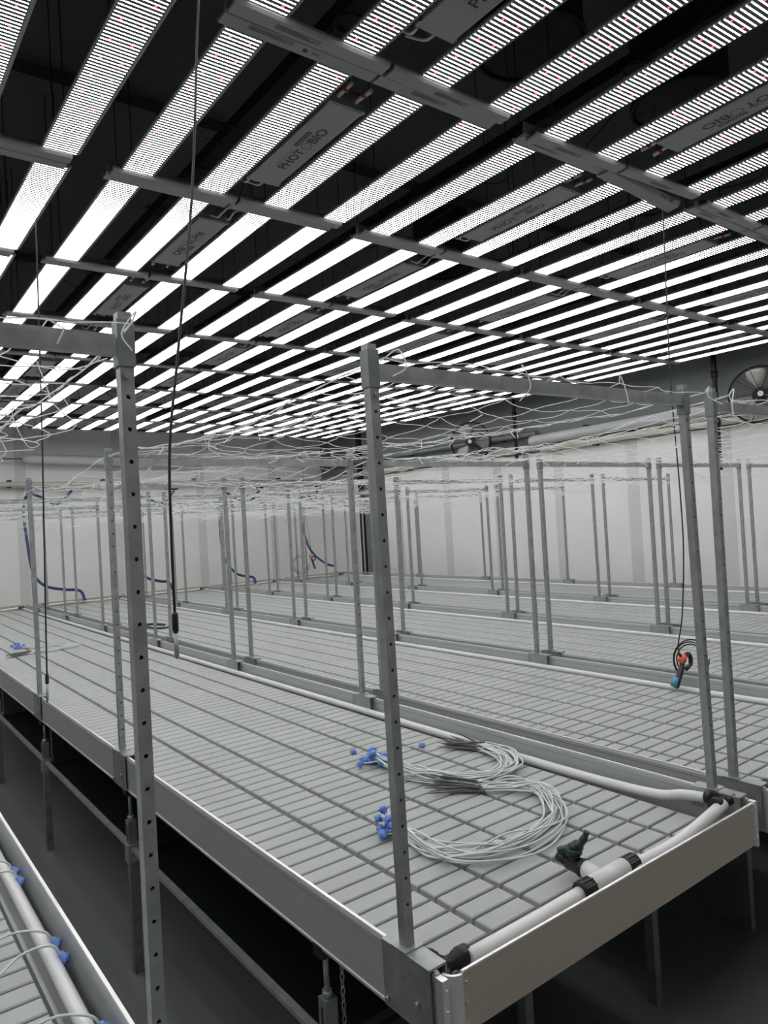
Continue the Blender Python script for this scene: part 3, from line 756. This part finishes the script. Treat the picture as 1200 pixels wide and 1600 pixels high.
# ------------------------------------------------------------------ fans
def fan(x, y, z, facing, spin, label):
    R = .235; f = Vector(facing).normalized(); up = Vector((0, 0, 1)); sx = up.cross(f).normalized(); up = f.cross(sx)
    B4 = Matrix((sx, up, f)).transposed().to_4x4(); B4.translation = (x, y, z)
    O = (x, y, z); root = empty('wall_fan', x, y, z)
    def ring(m, r, d, t): m.tube([B4 @ Vector((r*math.cos(2*PI*j/40), r*math.sin(2*PI*j/40), d)) for j in range(40)], t, 6, closed=True)
    m = MB()
    ring(m, R, 0, .008); ring(m, R, -.05, .006); ring(m, R, -.09, .004)
    for q in range(24): rr = .035+(R-.035)*q/24; ring(m, rr, .045*(1-(rr/R)**2)**.5+.005, .0013)
    for q in range(10):
        a = 2*PI*q/10; m.tube([B4 @ Vector((rr*math.cos(a), rr*math.sin(a), .045*(1-min(1, rr/R)**2)**.5+.005)) for rr in (.03, .1, .16, .21, R)], .0025, 4)
    for q in range(36):
        a = 2*PI*q/36; m.tube([B4 @ Vector((R*math.cos(a), R*math.sin(a), 0)), B4 @ Vector((R*math.cos(a), R*math.sin(a), -.09)), B4 @ Vector((.06*math.cos(a), .06*math.sin(a), -.13))], .0012, 4)
    m.build('cage', 'wire', root, O)
    for q in range(3):
        a0 = spin+2*PI*q/3; vs = []
        for i in range(9):
            rr = .03+.185*i/8; wdt = (.22+.52*math.sin(min(1, i/6)*PI/2))*(1 if i < 7 else (1-.12*(i-6)))
            for j in range(7):
                a = a0+wdt*(j/6-.5)*1.25; vs.append(B4 @ Vector((rr*math.cos(a), rr*math.sin(a), -.035+.05*(j/6-.5))))
        fs = [(i*7+j, i*7+j+1, i*7+j+8, i*7+j+7) for i in range(8) for j in range(6)]
        b = MB().add(vs, fs, True); bo = b.build('blade', 'blade', root, O)
        so = bo.modifiers.new('thickness', 'SOLIDIFY'); so.thickness = .003
    m = MB(); m.tube([B4 @ Vector((0, 0, .045)), B4 @ Vector((0, 0, .055))], .022, 16); m.build('hub_cap', 'cap', root, O)
    m = MB(); m.tube([B4 @ Vector((0, 0, -.02)), B4 @ Vector((0, 0, -.14)), B4 @ Vector((0, 0, -.16))], [.06, .065, .04], 16); m.build('motor', 'black', root, O)
    p = B4 @ Vector((0, 0, -.15)); m = MB(); m.tube([p, Vector((5.74, p.y+.1, p.z-.05))], .02, 8); m.box(5.72, 5.75, p.y+.03, p.y+.17, p.z-.17, p.z+.09); m.tube(spline([p, p+Vector((.03, -.1, -.12)), p+Vector((.10, -.1, -.22)), Vector((5.74, p.y-.05, p.z-.2))], 4), .006, 6)
    m.build('wall_bracket', 'black', root, O)
    tag(root, label, 'fan', 'caged fans on the right-hand wall')
fan(5.32, 5.21, 1.60, (-.8, -.62, -.02), 1.95, 'black caged wall fan far away near the corner, seen small')
fan(5.32, 1.83, 1.575, (-.9, -.42, -.03), 1.7, 'black caged wall fan with silver blades cut by the right edge of the picture')

# ------------------------------------------------------------------ hanging sensors and cables
def hanging(name, P, r, tail, label, joint=True):
    root = empty(name, *P[-1]); O = P[-1]
    MB().tube(spline(P, 5), r, 7).build('cable', 'rubber', root, O)
    if joint:
        a = Vector(P[-1]); d = (Vector(P[-1])-Vector(P[-2])).normalized()
        MB().tube([a-d*.035, a-d*.03, a, a+d*.006], [r*1.2, r*2.2, r*2.2, r*1.5], 10).build('joint', 'black', root, O)
        MB().tube([a+d*.004, a+d*tail*.9, a+d*tail], [r*1.5, r*1.7, r*.7], 8).build('probe', 'galv', root, O)
    tag(root, label, 'sensor')
hanging('hanging_sensor', [(-.04, .4, 2.02), (-.07, .4, 1.9), (-.094, .4, 1.792), (-.13, .4, 1.388), (-.179, .4, 1.048), (-.204, .4, .871), (-.21, .4, .686), (-.211, .4, .52)], .0028, .055, 'grey probe on a long black cable hanging just right of the foreground post')
hanging('hanging_sensor', [(-.045, 2.1, 1.98), (-.048, 2.1, 1.884), (-.055, 2.1, 1.5), (-.064, 2.1, 1.071), (-.078, 2.1, .569), (-.089, 2.1, .155)], .0032, .075, 'grey probe on a black cable hanging at the left edge over the near bench rail')
def meter(base, top, coil_c, coil_r, cable, label, cn):
    root = empty('handheld_meter', *base); O = base; b = Vector(base); t = Vector(top); d = t-b; n = d.normalized()
    MB().tube([b, b+d*.15, b+d*.85, t], [.012, .013, .012, .009], 10).build('body', 'black', root, O)
    MB().tube([b-n*.004+Vector((-.014, .0, .012)), b+n*.03+Vector((-.014, 0, .012))], .013, 10).build('end_cap', 'teal', root, O)
    MB().tube([t+Vector((-.02, 0, .008)), t+Vector((.008, 0, .026))], .014, 8).build('clip', 'orange', root, O)['label'] = 'orange clip'
    m = MB(); m.tube(spline([t, t+Vector((.03, .0, .03)), t+Vector((.055, 0, .02)), t+Vector((.055, 0, -.015)), t+Vector((.02, 0, -.03))], 4), .009, 8)
    m.tube([t+Vector((-.03, 0, .045)), t+Vector((-.005, 0, .02))], .006, 6); m.build('clamp', 'black', root, O)
    m = MB(); c = Vector(coil_c); rd = random.Random(4)
    right = Vector((.78, -.62, 0)); up = Vector((0, 0, 1))
    for q in range(cn):
        rr = coil_r*(1-.12*q); oc = c+right*rd.uniform(-.01, .01)
        m.tube([oc+right*rr*math.cos(2*PI*j/24+1)*.9+up*rr*math.sin(2*PI*j/24+1)+Vector((0, .004*q, 0)) for j in range(21)], .0028, 6)
    m.tube(spline(cable, 5), .0028, 6); m.build('cable', 'rubber', root, O)
    tag(root, label, 'meter')
meter((1.965, .69, -.030), (2.045, .70, .055), (2.17, .73, .045), .085,
      [(2.14, .72, 2.0), (2.137, .72, 1.936), (2.126, .72, 1.577), (2.116, .72, 1.221), (2.136, .72, .785), (2.135, .72, .513), (2.095, .72, .247), (2.051, .72, .125), (2.05, .71, .06)],
      'black meter with an orange clip leaning on the second bench rail, its cable coiled', 3)
meter((4.42, 7.4, .13), (4.37, 7.4, .27), (4.22, 7.42, .20), .13,
      [(4.32, 7.4, 2.08), (4.325, 7.4, 1.9), (4.304, 7.4, 1.07), (4.36, 7.4, .5), (4.37, 7.4, .3)],
      'black meter with an orange clip hanging far away against the blue hose', 3)
m = MB()
for q in range(3): m.tube([(1.35+.06*math.cos(a)*(1+.1*q), 4.92+.16*math.sin(a)*(1+.1*q), -.045+.004*q) for a in [2*PI*j/20 for j in range(19)]], .004, 6)
tag(m.build('coiled_cable', 'rubber', None, (1.35, 4.92, -.05)), 'black coiled cable lying on the second bench, seen behind the foreground post', 'cable')
